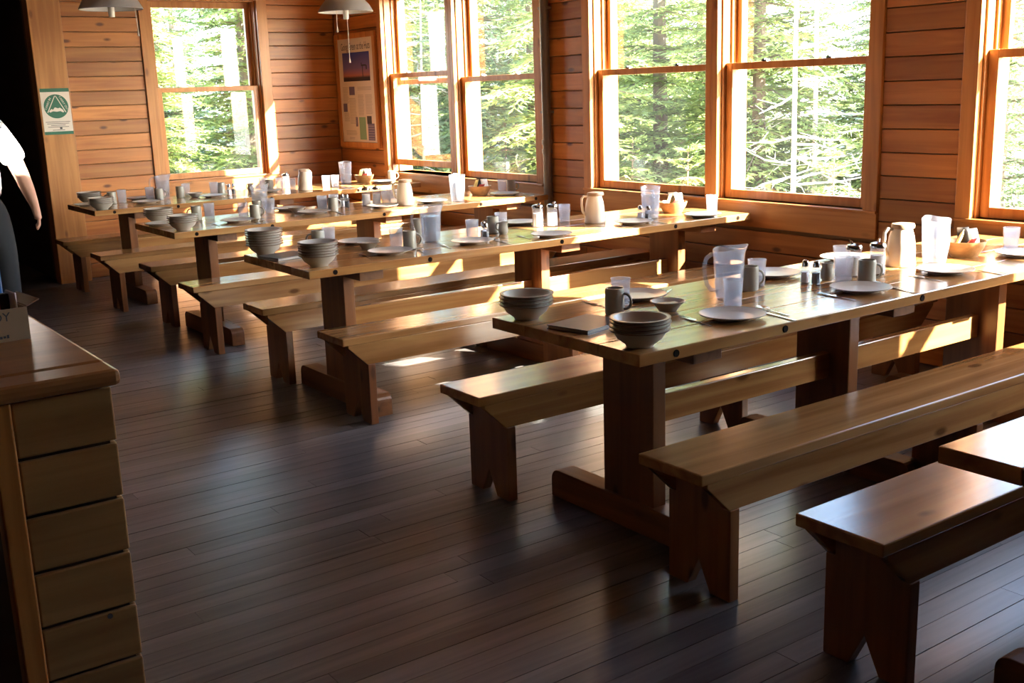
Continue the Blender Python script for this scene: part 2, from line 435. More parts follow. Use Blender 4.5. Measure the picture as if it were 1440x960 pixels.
# ------------------------------------------------------------------ benches
WBN, ZB = .27, .437
def make_bench(x, y, length, label):
    b = empty('bench', (x, y, 0)); tag(b, label, 'bench', 'pine benches at the tables')
    MB().box(0, length, 0, WBN, ZB-.036, ZB).build('seat', M['bench'], b, bevel=.005)
    for y0 in (.006, WBN-.034):
        MB().prism([(.03, ZB-.0365), (length-.03, ZB-.0365), (length-.03, ZB-.05), (length-.125, ZB-.142), (.125, ZB-.142), (.03, ZB-.05)],
                   'y', y0, y0+.028).build('apron', M['bench'], b, bevel=.003)
    w = WBN
    prof = [(.004,0), (.086,0), (w/2,.10), (w-.086,0), (w-.004,0), (w-.004,ZB-.142), (w-.0345,ZB-.142), (w-.0345,ZB-.037), (.0345,ZB-.037), (.0345,ZB-.142), (.004,ZB-.142)]
    for lx in (.125, length/2-(.02 if abs(y-1.45) > .01 else .07), length-.165):
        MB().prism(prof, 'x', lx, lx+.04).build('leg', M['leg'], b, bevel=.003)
    return b
BN = [('Af', .0935, -.904, 'worn pine bench on the bare table side of the table next to it'),
      ('Ab', .0721, .207, 'pine bench on the window-pipe side of the table next to the bare one'),
      ('Bf', .1565, 1.45, 'pine bench on the bare table side of the second laid table'),
      ('Bb', .1761, 2.414, 'pine bench on the back wall side of the second laid table'),
      ('Cf', .1496, 3.385, 'pine bench in front of the table ending at the grey pipe'),
      ('Cb', .2305, 4.419, 'pine bench behind the table ending at the grey pipe'),
      ('Df', .1289, 5.259, 'pine bench on the room side of the table along the back wall'),
      ('Db', .149, 6.39, 'pine bench against the back wall under the window'),
      ('0b', .0765, -1.528, 'empty pine bench beside the bare table')]
for k, x, y, lab in BN: make_bench(x, y, 2.85, lab)

PLACES = {
 'A': dict(
  bowls=[(0.166, 0.021, 4),(0.172, -0.562, 4)],
  notebook=[(0.237, -0.226)],
  mug=[(0.434, -0.14, -60),(1.1, -0.162, -20),(1.518, -0.387, -30)],
  tumbler=[(0.538, -0.054),(0.789, -0.366),(1.188, -0.12),(1.451, -0.33),(1.688, -0.135),(2.634, -0.329)],
  plate=[(0.69, 0.029),(0.673, -0.474),(1.403, -0.011),(1.933, 0.029),(1.374, -0.469),(1.933, -0.458),(2.529, -0.449)],
  butter=[(0.604, -0.23)],
  pitcher=[(0.908, -0.235),(2.094, -0.301)],
  salt=[(1.369, -0.209)],
  pepper=[(1.379, -0.254)],
  creamer=[(1.48, -0.228)],
  sugar=[(1.623, -0.245),(1.724, -0.284)],
  carafe=[(1.961, -0.228)],
  basket=[(2.363, -0.271)],
  fork=[(0.545, -0.428, 78),(1.214, -0.483, 78),(1.764, -0.477, 78),(0.494, 0.025, 78)],
  knife=[(0.801, -0.549, 78),(1.502, -0.53, 78),(2.061, -0.549, 78),(0.818, 0.007, -150)],
  spoon=[(0.851, -0.496, 78),(1.532, -0.459, 78)]),
 'B': dict(
  bowls=[(0.165, 2.281, 7),(0.189, 1.705, 6)],
  notebook=[(0.191, 2.093)],
  mug=[(0.463, 2.273, 150),(0.782, 1.866, -30),(1.093, 2.303, 100),(1.432, 2.049, 160)],
  tumbler=[(0.543, 2.309),(0.75, 1.949),(1.18, 2.309),(1.21, 1.923),(1.513, 2.082),(2.016, 2.136),(2.928, 1.81)],
  plate=[(0.695, 2.262),(0.63, 1.801),(1.118, 1.785),(1.775, 2.262),(1.565, 1.681),(2.225, 1.749),(2.717, 1.681)],
  butter=[(0.633, 2.04)],
  pitcher=[(0.996, 2.002),(2.435, 1.836)],
  salt=[(1.273, 1.91),(2.342, 1.826)],
  pepper=[(1.245, 1.847),(2.362, 1.778)],
  creamer=[(1.445, 1.967)],
  sugar=[(1.766, 2.07),(1.842, 2.03)],
  carafe=[(2.103, 1.957)],
  basket=[(2.752, 1.975)],
  fork=[(0.494, 1.817, 78),(0.955, 1.799, 78),(1.437, 1.764, 78),(2.096, 1.692, 78)],
  knife=[(0.758, 1.685, 78),(1.246, 1.696, 78),(2.353, 1.685, 78)],
  spoon=[(0.794, 1.746, 78),(1.278, 1.761, 78)]),
 'C': dict(
  bowls=[(0.28, 4.292, 4),(0.242, 3.714, 4)],
  mug=[(0.503, 4.192, 150),(0.806, 3.925, -30),(0.937, 4.197, 100),(1.381, 3.923, 0),(2.953, 3.985, -20)],
  tumbler=[(0.59, 4.185),(0.752, 3.993),(1.011, 4.149),(1.335, 3.999),(1.443, 4.034),(1.832, 3.973),(1.907, 4.007),(2.487, 4.022),(2.865, 3.982)],
  plate=[(0.236, 4.08),(0.649, 3.842),(1.201, 4.273),(1.219, 3.89),(1.728, 3.846),(2.127, 3.825),(2.788, 3.843)],
  butter=[(1.174, 4.067)],
  pitcher=[(1.0, 4.291),(2.288, 3.727)],
  salt=[(1.553, 4.117)],
  pepper=[(1.563, 4.065)],
  sugar=[(1.715, 4.057),(1.789, 4.038)],
  carafe=[(1.922, 3.859)],
  basket=[(2.685, 4.028)],
  fork=[(0.487, 3.806, 78),(1.059, 3.798, 78),(1.999, 3.766, 78)],
  knife=[(0.717, 3.695, 78),(1.347, 3.766, 78),(2.916, 3.705, 78)],
  spoon=[(0.777, 3.729, 78),(1.383, 3.861, 78)]),
 'D': dict(
  bowls=[(0.342, 6.171, 4),(0.261, 5.551, 4)],
  mug=[(0.455, 5.95, 150),(0.825, 5.926, -20),(1.023, 5.989, 100),(1.397, 6.049, 0),(1.793, 5.949, 200),(2.955, 5.862, -30)],
  tumbler=[(0.54, 5.969),(0.773, 5.997),(1.116, 6.112),(1.319, 6.009),(1.778, 6.036),(1.871, 5.909),(1.918, 5.763),(2.23, 5.74),(2.311, 5.727)],
  plate=[(0.28, 5.964),(0.743, 6.152),(0.673, 5.765),(1.233, 5.793),(1.718, 5.802),(2.816, 5.774)],
  butter=[(1.128, 5.942)],
  pitcher=[(0.906, 6.058),(2.563, 6.011)],
  salt=[(1.394, 5.86)],
  pepper=[(1.438, 5.873)],
  creamer=[(1.656, 6.036)],
  sugar=[(1.981, 6.018)],
  carafe=[(2.006, 5.69)],
  basket=[(2.724, 5.966)],
  fork=[(0.545, 5.903, 78),(1.105, 5.806, 78)],
  knife=[(0.801, 5.643, 78),(1.282, 5.574, 78)],
  spoon=[(0.836, 5.72, 78)]),
}

# ------------------------------------------------------------------ dishes: one of each kind, then copies
def proto_plate():
    t = empty('plate')
    MB().lathe([(0,.004),(.06,.004),(.062,0),(.066,0),(.070,.005),(.1135,.0165),(.114,.019),(.112,.020),(.075,.0095),(.068,.008),(0,.008)], 40).build('dish', M['stone'], t, True)
    MB().lathe([(.1105,.0200),(.1142,.0195),(.1142,.0178),(.1125,.0172),(.1105,.0200)], 40).build('rim', M['stone_rim'], t, True)
    return t
def proto_bowl():
    t = empty('bowl')
    MB().lathe([(0,.006),(.036,.006),(.037,0),(.042,0),(.046,.008),(.070,.026),(.083,.048),(.0945,.052),(.095,.055),(.082,.0545),(.066,.031),(.042,.013),(0,.011)], 40).build('dish', M['stone'], t, True)
    MB().lathe([(.0915,.0556),(.0952,.0552),(.0952,.0525),(.0925,.0508),(.0915,.0556)], 40).build('rim', M['stone_rim'], t, True)
    return t
def proto_mug():
    t = empty('mug')
    MB().lathe([(0,.0),(.031,.0),(.0345,.004),(.0345,.086),(.0325,.0945),(.0300,.0945),(.0300,.088),(.0300,.010),(0,.008)], 32).build('cup', M['mug'], t, True)
    pts = [(.033+.001,0,.074)]
    for q in range(0, 9):
        a = PI/2 - PI*q/8; pts.append((.038+.023*math.cos(a), 0, .048+.027*math.sin(a)))
    pts.append((.034,0,.022))
    MB().tube(pts, .0052, 8).build('handle', M['mug'], t, True)
    return t
def proto_tumbler():
    t = empty('tumbler')
    MB().lathe([(0,.0),(.029,.0),(.031,.003),(.036,.103),(.0372,.106),(.0352,.106),(.0335,.100),(.029,.010),(0,.009)], 28).build('cup', M['pebble'], t, True)
    return t
def proto_pitcher(full=True):
    t = empty('pitcher'); H = .195
    def mod(r, z, a, k):
        rr = r
        if k < 7 and .02 < z < .16: rr = r*(1 + .018*math.cos(a*20))
        if z > .15:
            s = max(0, math.cos(a))**10 * min(1, (z-.15)/.045); rr += .016*s; z += .007*s
            z -= .010*max(0, -math.cos(a))*min(1, (z-.15)/.045)
        return rr, z
    MB().lathe([(0,0),(.040,0),(.046,.006),(.049,.030),(.053,.090),(.056,.150),(.0575,.175),(.060,.195),
                (.0570,.195),(.0545,.172),(.053,.150),(.050,.090),(.046,.030),(.042,.012),(0,.009)], 80, mod=mod).build('jug', M['clear'], t, True)
    pts = [(-.055,0,.172),(-.075,0,.174),(-.095,0,.162),(-.103,0,.135),(-.101,0,.100),(-.092,0,.066),(-.075,0,.044),(-.048,0,.036)]
    MB().tube(pts, .0075, 10).build('handle', M['clear'], t, True)
    if full: MB().lathe([(0,.0105),(.0405,.0125),(.0445,.030),(.0485,.090),(.0512,.140),(0,.140)], 32).build('water', M['water'], t, True)
    return t
def proto_shaker(name, fill):
    t = empty(name)
    def sq(r, z, a, k): q = max(abs(math.cos(a)), abs(math.sin(a))); return r/(q**.7), z
    MB().lathe([(0,0),(.0145,0),(.0155,.004),(.0145,.045),(.0125,.062),(.0120,.066),(0,.066)], 24, mod=sq).build('jar', M['clear'], t, True)
    MB().lathe([(0,.003),(.0130,.003),(.0122,.044),(0,.044)], 16, mod=sq).build('filling', M[fill], t, True)
    MB().lathe([(0,.0665),(.0138,.0665),(.0140,.080),(.011,.089),(.005,.0925),(0,.093)], 20).build('cap', M['chrome'], t, True)
    return t
def proto_creamer():
    t = empty('creamer')
    def mod(r, z, a, k):
        s = max(0, math.cos(a))**8 * max(0, (z-.05)/.02); return r + .010*min(1, s), z + .004*min(1, s)
    MB().lathe([(0,0),(.020,0),(.026,.010),(.028,.024),(.024,.046),(.022,.056),(.025,.069),(.023,.069),(.020,.056),(.021,.046),(.025,.024),(0,.006)], 32, mod=mod).build('jug', M['mug'], t, True)
    MB().tube([(-.022,0,.060),(-.036,0,.060),(-.043,0,.046),(-.040,0,.028),(-.026,0,.020)], .0036, 8).build('handle', M['mug'], t, True)
    return t
def proto_sugar():
    t = empty('sugar_dispenser')
    def rib(r, z, a, k): return (r*(1+.025*math.cos(a*12)) if .01 < z < .10 else r), z
    MB().lathe([(0,0),(.030,0),(.033,.004),(.031,.060),(.0295,.104),(.029,.110),(0,.110)], 72, mod=rib).build('jar', M['clear'], t, True)
    MB().lathe([(0,.004),(.0285,.005),(.0275,.080),(0,.083)], 24).build('sugar', M['sugar'], t, True)
    MB().lathe([(0,.1105),(.0325,.1105),(.0330,.120),(.028,.128),(.010,.133),(0,.1335)], 28).build('lid', M['chrome'], t, True)
    mb = MB(); mb.tube([(.006,0,.130),(.012,0,.138),(.020,0,.142)], [.006,.005,.004], 8); mb.build('spout', M['chrome'], t, True)
    return t
def proto_carafe():
    t = empty('carafe')
    MB().lathe([(0,0),(.058,0),(.0615,.004),(.0615,.018),(.0595,.026),(.058,.080),(.052,.125),(.044,.152),(.0425,.160),(0,.160)], 40).build('body', M['cream'], t, True)
    def mod(r, z, a, k): s = max(0, math.cos(a))**8; return r + .012*s*(1 if r > .02 else 0), z
    MB().lathe([(0,.1605),(.0440,.1605),(.0450,.172),(.041,.180),(.018,.184),(0,.184)], 32, mod=mod).build('lid', M['cream_lid'], t, True)
    MB().tube([(-.043,0,.158),(-.066,0,.160),(-.078,0,.146),(-.079,0,.110),(-.073,0,.070),(-.062,0,.052),(-.056,0,.050)], [.007,.008,.008,.008,.008,.007,.006], 10).build('handle', M['cream'], t, True)
    return t
def proto_butter():
    t = empty('butter_dish')
    MB().lathe([(0,.004),(.026,.004),(.027,0),(.031,0),(.036,.008),(.050,.026),(.061,.033),(.0625,.036),(.060,.037),(.048,.030),(.034,.013),(0,.009)], 36).build('dish', M['stone'], t, True)
    MB().lathe([(.0590,.0376),(.0628,.0368),(.0628,.0350),(.0605,.0340),(.0590,.0376)], 36).build('rim', M['stone_rim'], t, True)
    MB().box(-.036, .036, -.014, .014, .0165, .031).build('butter', M['butter'], t, bevel=.003)
    return t
def proto_fork():
    t = MB(); t.prism([(-.095,.0035),(-.04,.0035),(-.005,-.0022),(.0,-.0022),(.0,.0022),(-.005,.0022),(-.04,-.0035),(-.095,-.0045)], 'z', .001, .0032)
    t.add([(0,-.0025,.0015),(.012,-.010,.003),(.05,-.011,.002),(.05,.011,.002),(.012,.010,.003),(0,.0025,.0015),
           (0,-.0025,.0035),(.012,-.010,.005),(.05,-.011,.004),(.05,.011,.004),(.012,.010,.005),(0,.0025,.0035)],
          [(0,1,2,3,4,5)[::-1], (6,7,8,9,10,11)] + [(i,(i+1)%6,(i+1)%6+6,i+6) for i in range(6)])
    for q in range(4):
        y_ = -.0095 + q*.00633; t.box(.05, .095, y_-.0014, y_+.0014, .0022, .0044)
    return t.build('fork', M['steel'])
def proto_knife():
    t = MB(); t.prism([(-.105,-.006),(-.02,-.005),(-.015,-.008),(.085,-.009),(.105,-.001),(.10,.004),(-.015,.005),(-.02,.005),(-.105,.006)], 'z', .001, .0034)
    return t.build('knife', M['steel'])
def proto_spoon():
    t = MB(); t.prism([(-.090,-.0045),(-.03,-.0032),(.028,-.002),(.028,.002),(-.03,.0032),(-.090,.0045)], 'z', .0015, .0034)
    n = 16; vs_ = [(.054, 0, .0012), (.054, 0, .0030)]
    for lvl in (0, 1):
        for q in range(n):
            a = 2*PI*q/n; vs_.append((.054+.031*math.cos(a), .0185*math.sin(a), .0065 + .0016*lvl))
    fs_ = []
    for q in range(n):
        j = (q+1) % n
        fs_ += [(0, 2+j, 2+q), (1, 2+n+q, 2+n+j), (2+q, 2+j, 2+n+j, 2+n+q)]
    t.add(vs_, fs_); return t.build('spoon', M['steel'], smooth=False)
def proto_notebook():
    t = empty('notebook')
    MB().box(-.085, .085, -.105, .105, .002, .011).build('pages', M['greyink'], t, bevel=.001)
    MB().box(-.088, .088, -.108, .108, .0112, .0145).build('cover', M['slate'], t, bevel=.001)
    MB().box(-.088, .088, -.108, .108, .0, .0019).build('back_cover', M['slate'], t)
    return t
def proto_basket():
    t = empty('snack_basket')
    MB().lathe([(0,.004),(.050,.004),(.052,0),(.056,0),(.062,.010),(.080,.040),(.090,.066),(.0905,.070),(.087,.070),(.076,.041),(.058,.014),(0,.010)], 40).build('bowl', M['basket'], t, True)
    return t
def packet(name, w, h, d, mat, loc, rot):
    mb = MB(); n = 6
    for s in (0, 1): pass
    vs_ = []; fs_ = []
    for i in range(n+1):
        for j in range(n+1):
            u, v_ = i/n*2-1, j/n*2-1; k = max(0, (1-u*u)*(1-v_*v_))**.5
            vs_.append((u*w/2, k*d/2+.0006, v_*h/2)); 
    for i in range(n+1):
        for j in range(n+1):
            u, v_ = i/n*2-1, j/n*2-1; k = max(0, (1-u*u)*(1-v_*v_))**.5
            vs_.append((u*w/2, -k*d/2-.0006, v_*h/2))
    o = (n+1)**2
    for i in range(n):
        for j in range(n):
            a = i*(n+1)+j; q = (a, a+1, a+n+2, a+n+1); fs_.append(q); fs_.append(tuple(o+r for r in q[::-1]))
    for i in range(n):
        for e in ((i, i+1), ((n)*(n+1)+i+1, (n)*(n+1)+i), ((i+1)*(n+1), i*(n+1)), (i*(n+1)+n, (i+1)*(n+1)+n)):
            fs_.append((e[1], e[0], e[0]+o, e[1]+o))
    ob = mb.add(vs_, fs_).build(name, mat, None, True)
    ob.location = loc; ob.rotation_euler = rot; return ob

M['pk_yellow'] = plain('packet_yellow', (.75,.60,.22), .35, noise=.3, scale=25)
M['pk_white'] = plain('packet_white', (.82,.80,.74), .35, noise=.15, scale=25)
M['pk_dark'] = plain('packet_dark', (.08,.055,.04), .3, noise=.9, scale=35)
M['pk_red'] = plain('packet_red', (.45,.06,.05), .35, noise=.3, scale=30)

PROTO = {}
MAKE = dict(plate=proto_plate, bowl=proto_bowl, mug=proto_mug, tumbler=proto_tumbler, pitcher=proto_pitcher,
            salt=lambda: proto_shaker('salt_shaker', 'salt'), pepper=lambda: proto_shaker('pepper_shaker', 'pepper'), creamer=proto_creamer,
            sugar=proto_sugar, carafe=proto_carafe, butter=proto_butter, fork=proto_fork, knife=proto_knife, spoon=proto_spoon,
            notebook=proto_notebook, basket=proto_basket)
def put(kind, x, y, z, rz, label, cat, group):
    if kind not in PROTO: o = PROTO[kind] = MAKE[kind]()
    else: o = copy_tree(PROTO[kind])
    o.location = (x, y, z); o.rotation_euler = (0, 0, rz); tag(o, label, cat, group); return o
rg = random.Random(11)
TD2 = {'A': 'the table beside the bare one', 'B': 'the second laid table', 'C': 'the table at the pipe', 'D': 'the back wall table'}
INFO = dict(plate=('grey stoneware dinner plate with brown rim on ', 'plate'), mug=('grey-brown stoneware mug on ', 'mug'),
            tumbler=('pebbled clear plastic tumbler on ', 'tumbler'), pitcher=('clear ribbed plastic water pitcher on ', 'pitcher'),
            salt=('salt shaker with metal cap on ', 'salt shaker'), pepper=('pepper shaker with metal cap on ', 'pepper shaker'),
            creamer=('small stoneware cream jug on ', 'creamer'), sugar=('glass sugar dispenser with chrome lid on ', 'sugar dispenser'),
            carafe=('cream plastic insulated carafe on ', 'carafe'), butter=('small stoneware dish with butter on ', 'butter dish'),
            fork=('steel dinner fork on ', 'fork'), knife=('steel table knife on ', 'knife'), spoon=('steel spoon on ', 'spoon'),
            notebook=('dark grey closed booklet on ', 'booklet'), basket=('round wooden snack bowl with packets on ', 'bowl'))
PLUR = dict(plate='dinner plates', mug='mugs', tumbler='tumblers', pitcher='water pitchers', salt='salt shakers', pepper='pepper shakers', creamer='cream jugs',
            sugar='sugar dispensers', carafe='carafes', butter='butter dishes', fork='forks', knife='knives', spoon='spoons', notebook='booklets', basket='snack bowls')
for tk, d in PLACES.items():
    for kind, lst in d.items():
        for q in lst:
            x, y = q[0], q[1]
            if kind == 'bowls':
                for i in range(q[2]):
                    pos = 'by the front edge of ' if y < TBL[tk][1]+.4 else 'by the rear edge of '
                    put('bowl', x + rg.uniform(-.002,.002), y + rg.uniform(-.002,.002), ZT + .0125*i, rg.random()*6, ('topmost' if i == q[2]-1 else 'lowest' if i == 0 else ['', 'second', 'third', 'fourth', 'fifth', 'sixth'][q[2]-1-i] + '-from-top') + ' stacked stoneware bowl ' + pos + TD2[tk], 'bowl', 'nested bowls ' + pos + TD2[tk])
                continue
            pre, cat = INFO[kind]
            if kind == 'mug': rz = math.radians(q[2])
            elif kind in ('fork', 'knife', 'spoon'): rz = math.radians(q[2] + rg.uniform(-5, 5))
            elif kind in ('pitcher',): rz = math.radians((-20 if q is lst[0] else 60) + rg.uniform(-6, 6))
            elif kind == 'carafe': rz = math.radians(-25 if tk != 'D' else 200)
            elif kind == 'creamer': rz = math.radians(200 if tk == 'A' else -60)
            elif kind in ('salt', 'pepper'): rz = rg.uniform(.1, .5)
            elif kind == 'notebook': rz = math.radians(-78)
            else: rz = rg.random()*6
            lab = pre + TD[tk]; grp = PLUR[kind] + ' on ' + TD[tk]
            if kind in ('plate', 'mug', 'tumbler'):
                side = 'the bare-table side of ' if y < TBL[tk][1]+.387 else 'the back-wall side of '
                short = {'plate': 'stoneware dinner plate on ', 'mug': 'stoneware mug on ', 'tumbler': 'pebbled plastic tumbler on '}[kind]
                mk = [(math.hypot(x-e[0], y-e[1]), nm) for kk, nm in (('bowls','a bowl stack'),('butter','the butter dish'),('sugar','the sugar dispensers'),('carafe','the carafe'),('basket','the snack bowl'),('salt','the salt shaker'),('pitcher','a water pitcher')) for e in d.get(kk, [])]
                short = {'plate': 'dinner plate', 'mug': 'stoneware mug', 'tumbler': 'plastic tumbler'}[kind] + ' near ' + min(mk)[1] + ', '
                lab = short + side.replace('the ', '', 1) + TD2[tk]; grp = PLUR[kind] + ' on ' + side + TD2[tk]
            elif kind == 'pitcher': lab = 'clear ribbed water pitcher ' + ('near the butter dish on ' if q is lst[0] else 'near the snack bowl on ') + TD2[tk]
            elif kind == 'sugar' and len(lst) == 2: lab = 'glass sugar dispenser ' + ('farther from' if q is lst[0] else 'nearer') + ' the carafe on ' + TD2[tk]
            elif kind in ('salt', 'pepper') and tk == 'B': lab = kind + ' shaker with metal cap ' + ('near the cream jug on ' if q is lst[0] else 'near the snack bowl on ') + TD2[tk]
            put(kind, x, y, ZT, rz, lab, cat, grp)
            if kind == 'basket':
                for nm, mt, dx, dy, dz, rx, rzz, lab in (('tea_packet', 'pk_yellow', -.030, .008, .078, .35, .5, 'yellow tea packet standing in the snack bowl on '),
                                                        ('cocoa_packet', 'pk_dark', .020, .022, .082, -.2, -.5, 'dark patterned packet standing in the snack bowl on '),
                                                        ('sugar_packet', 'pk_white', .034, -.022, .080, -.35, -.2, 'white paper packet leaning in the snack bowl on '),
                                                        ('snack_packet', 'pk_red', -.012, -.034, .062, .7, .1, 'red snack packet lying in the snack bowl on ')):
                    o = packet(nm, .056, .085 if nm != 'snack_packet' else .06, .016, M[mt], (x+dx, y+dy, ZT+dz), (rx, 0, rzz))
                    tag(o, lab + TD[tk], 'packet')

# ------------------------------------------------------------------ lamps, pipe, poster, sign
def make_lamp(x, y, z, label, cords):
    t = empty('pendant_lamp', (x, y, 0)); tag(t, label, 'lamp', None)
    MB().lathe([(.185,z),(.187,z+.004),(.165,z+.045),(.120,z+.095),(.060,z+.125),(.030,z+.135),(.030,z+.132),(.058,z+.121),(.117,z+.091),(.161,z+.043),(.182,z+.002),(.185,z)], 48).build('shade', M['shade'], t, True)
    MB().lathe([(.170,z+.030),(.183,z+.003),(.181,z+.0025),(.168,z+.0285),(.170,z+.030)], 48).build('reflector', M['socket'], t, True)
    MB().lathe([(0,z-.045),(.017,z-.045),(.019,z-.02),(.019,z+.130),(0,z+.130)], 20).build('socket', M['socket'], t, True)
    MB().tube([(0,0,z+.13),(0,0,ZC-.002)], .004, 8).build('cord', M['black'], t)
    MB().lathe([(0,ZC-.025),(.05,ZC-.022),(.055,ZC-.001),(0,ZC-.001)], 24).build('canopy', M['shade'], t, True)
    for cx_, cy_, l, tp in cords:
        mb = MB(); mb.tube([(cx_,cy_,z+.02),(cx_*1.05,cy_*1.05,z-l)], .0022, 6)
        mb.lathe([(0,z-l-.035),(.007,z-l-.033),(.003,z-l),(0,z-l)], 10, (cx_*1.05,cy_*1.05,0)); mb.build('pull_cord', M['string'], t)
    return t
make_lamp(.03, 4.0, 2.085, 'grey enamel pendant lamp hanging near the wooden post', [(.15, .02, .12, 0)])
make_lamp(1.60, 3.97, 2.085, 'grey enamel pendant lamp hanging near the poster', [(.012, .008, .30, 0), (-.10, -.06, .10, 0)])

pi_ = empty('conduit_pipe', (3.068, 3.66, 0)); tag(pi_, 'grey vertical pipe on the wall between two window pairs', 'pipe')
MB().tube([(0,0,0),(0,0,ZC)], .034, 16).build('tube', M['pipe'], pi_, True)
for z in (.30, 1.05, 1.12): MB().tube([(0,0,z),(0,0,z+.035)], .040, 16).build('coupling', M['pipe'], pi_, True)
for z in (.55, 1.35, 2.1): MB().box(-.02, .046, -.045, .045, z, z+.02).build('clip', M['pipe'], pi_)

ps_ = empty('poster_board', (XW-.002, 6.675, 1.03)); tag(ps_, 'framed poster titled Going Green at the Huts', 'poster')
W2, H2 = .405, 1.08
fm = MB()
for q in ((-W2, W2, 0, .05), (-W2, W2, H2-.05, H2), (-W2, -W2+.05, .05, H2-.05), (W2-.05, W2, .05, H2-.05)): fm.box(-.028, 0, q[0], q[1], q[2], q[3])
fm.build('frame', M['trim_z'], ps_, bevel=.003)
pp = MB().box(-.014, -.006, -W2+.05, W2-.05, .05, H2-.05).build('print', M['signpaper'], ps_)
def flat(y0, y1, z0, z1, mat, nm, par=None, x=-.0152): return MB().box(x, x+.001, y0, y1, z0, z1).build(nm, mat, par or ps_)
m_, N_, L_, b_ = mat_new('dusk_sky_print')
tc_ = N_.new('ShaderNodeTexCoord'); sp_ = N_.new('ShaderNodeSeparateXYZ'); rp_ = N_.new('ShaderNodeValToRGB'); mp_ = N_.new('ShaderNodeMapRange')
mp_.inputs[1].default_value = .63; mp_.inputs[2].default_value = .90
L_.new(tc_.outputs['Object'], sp_.inputs[0]); L_.new(sp_.outputs['Z'], mp_.inputs[0]); L_.new(mp_.outputs[0], rp_.inputs[0])
e_ = rp_.color_ramp.elements; e_[0].position = 0; e_[0].color = (.012,.006,.01,1); e_[1].position = 1; e_[1].color = (.03,.05,.30,1)
for pos, c in ((.12,(.02,.01,.02,1)), (.20,(.42,.16,.12,1)), (.45,(.16,.12,.32,1))):
    q = e_.new(pos); q.color = c
L_.new(rp_.outputs[0], b_.inputs['Base Color']); M['dusk'] = m_
ph = flat(-.27, .27, .63, .90, M['dusk'], 'photograph', pp)
tm = MB(); tm.box(-.0160,-.0152, -.135, -.123, .66, .775); tm.box(-.0160,-.0152, -.20, -.105, .768, .782); tm.box(-.0160,-.0152, -.215, -.195, .735, .775); tm.box(-.0160,-.0152, -.118, -.105, .775, .80)
tm.build('turbine_print', M['ink'], pp)
MX = Matrix(((0,0,-1,0),(-1,0,0,0),(0,1,0,0),(0,0,0,1)))
# letters face -X; their reading direction runs towards -Y
text_mesh('title', 'Going Green at the Huts', .078, M['ink'], pp, Matrix.Translation((-.0153, .29, .925)) @ MX @ Matrix.Diagonal((1,1.25,1,1)), stretch=.74)
lines = MB()
def column(y1, y0, z1, z0, step=.0125):
    z = z1
    while z > z0:
        lines.box(-.0153, -.0143, y0 + rg.uniform(0,.02), y1, z-.004, z); z -= step
column(.30,.19,.575,.42); column(.30,.19,.33,.25); column(.18,.04,.47,.22); column(.0,-.29,.575,.54); column(.0,-.12,.50,.30); column(-.15,-.29,.50,.32); column(.28,.06,.16,.11); column(.22,.10,.095,.07)
lines.build('text_lines', M['greyink'], pp)
flat(.06, .17, .50, .58, M['violet'], 'photograph', pp); flat(.23, .31, .34, .42, M['violet'], 'photograph', pp); flat(.03,.07,.20,.29, M['violet'], 'photograph', pp)
flat(-.13, .0, .075, .29, M['greenprint'], 'text_panel', pp); flat(-.30, -.17, .07, .23, M['violet'], 'photograph', pp); flat(-.25, -.16, .225, .30, M['ink'], 'photograph', pp)
so = MB()
for k in range(6): so.box(-.0160, -.0152, -.295, -.175, .085+k*.024, .087+k*.024)
so.build('solar_panel_lines', M['signpaper'], pp)

sg = empty('notice_sign', (.37, 6.989, 1.285)); tag(sg, 'white and green carry in carry out notice on the wooden post', 'sign')
SW, SH = .118, .385
MB().box(-SW, SW, -.004, 0, 0, SH).build('board', M['signpaper'], sg)
MB().box(-SW, SW, -.0052, -.0041, SH-.03, SH).build('top_band', M['green'], sg); MB().box(-SW, SW, -.0052, -.0041, 0, .026).build('bottom_band', M['green'], sg)
cz, cr = .235, .100
MB().prism([(cr*math.cos(q*PI/20), cz+cr*math.sin(q*PI/20)) for q in range(40)], 'y', -.0052, -.0041).build('roundel', M['green'], sg)
tri = MB()
for s in (-1, 1): tri.prism([(0, cz+.088), (s*.006, cz+.088), (s*.078, cz-.050), (s*.070, cz-.050)][::s], 'y', -.0062, -.0053)
tri.prism([(-.055,cz-.050),(-.062,cz-.038),(-.040,cz-.020),(-.030,cz-.028),(-.012,cz-.008),(.012,cz-.016),(.030,cz-.012),(.050,cz-.028),(.060,cz-.046),(.052,cz-.052),(.03,cz-.040),(0,cz-.044),(-.03,cz-.040)][::-1], 'y', -.0062, -.0053)
tri.build('emblem', M['signpaper'], sg)
MZ = Matrix(((1,0,0,0),(0,0,-1,0),(0,1,0,0),(0,0,0,1)))
def sign_text(body, size, x, z, rot, mat, nm='lettering'):
    text_mesh(nm, body, size, mat, sg, Matrix.Translation((x, -.0054, z)) @ MZ @ Matrix.Rotation(rot, 4, 'Z'), 'CENTER')
ang = math.atan2(.138, .070)
sign_text('CARRY IN', .024, -.058, cz+.020, ang, M['signpaper']); sign_text('CARRY OUT', .024, .058, cz+.020, -ang, M['signpaper'])
sl = MB()
for z, w in ((.108,.10),(.094,.09),(.080,.06),(.066,.085),(.040,.05)): sl.box(-w, w, -.0048, -.0041, z-.004, z)
sl.box(.01,.03,-.0048,-.0041,.045,.06); sl.build('text_lines', M['ink'], sg)

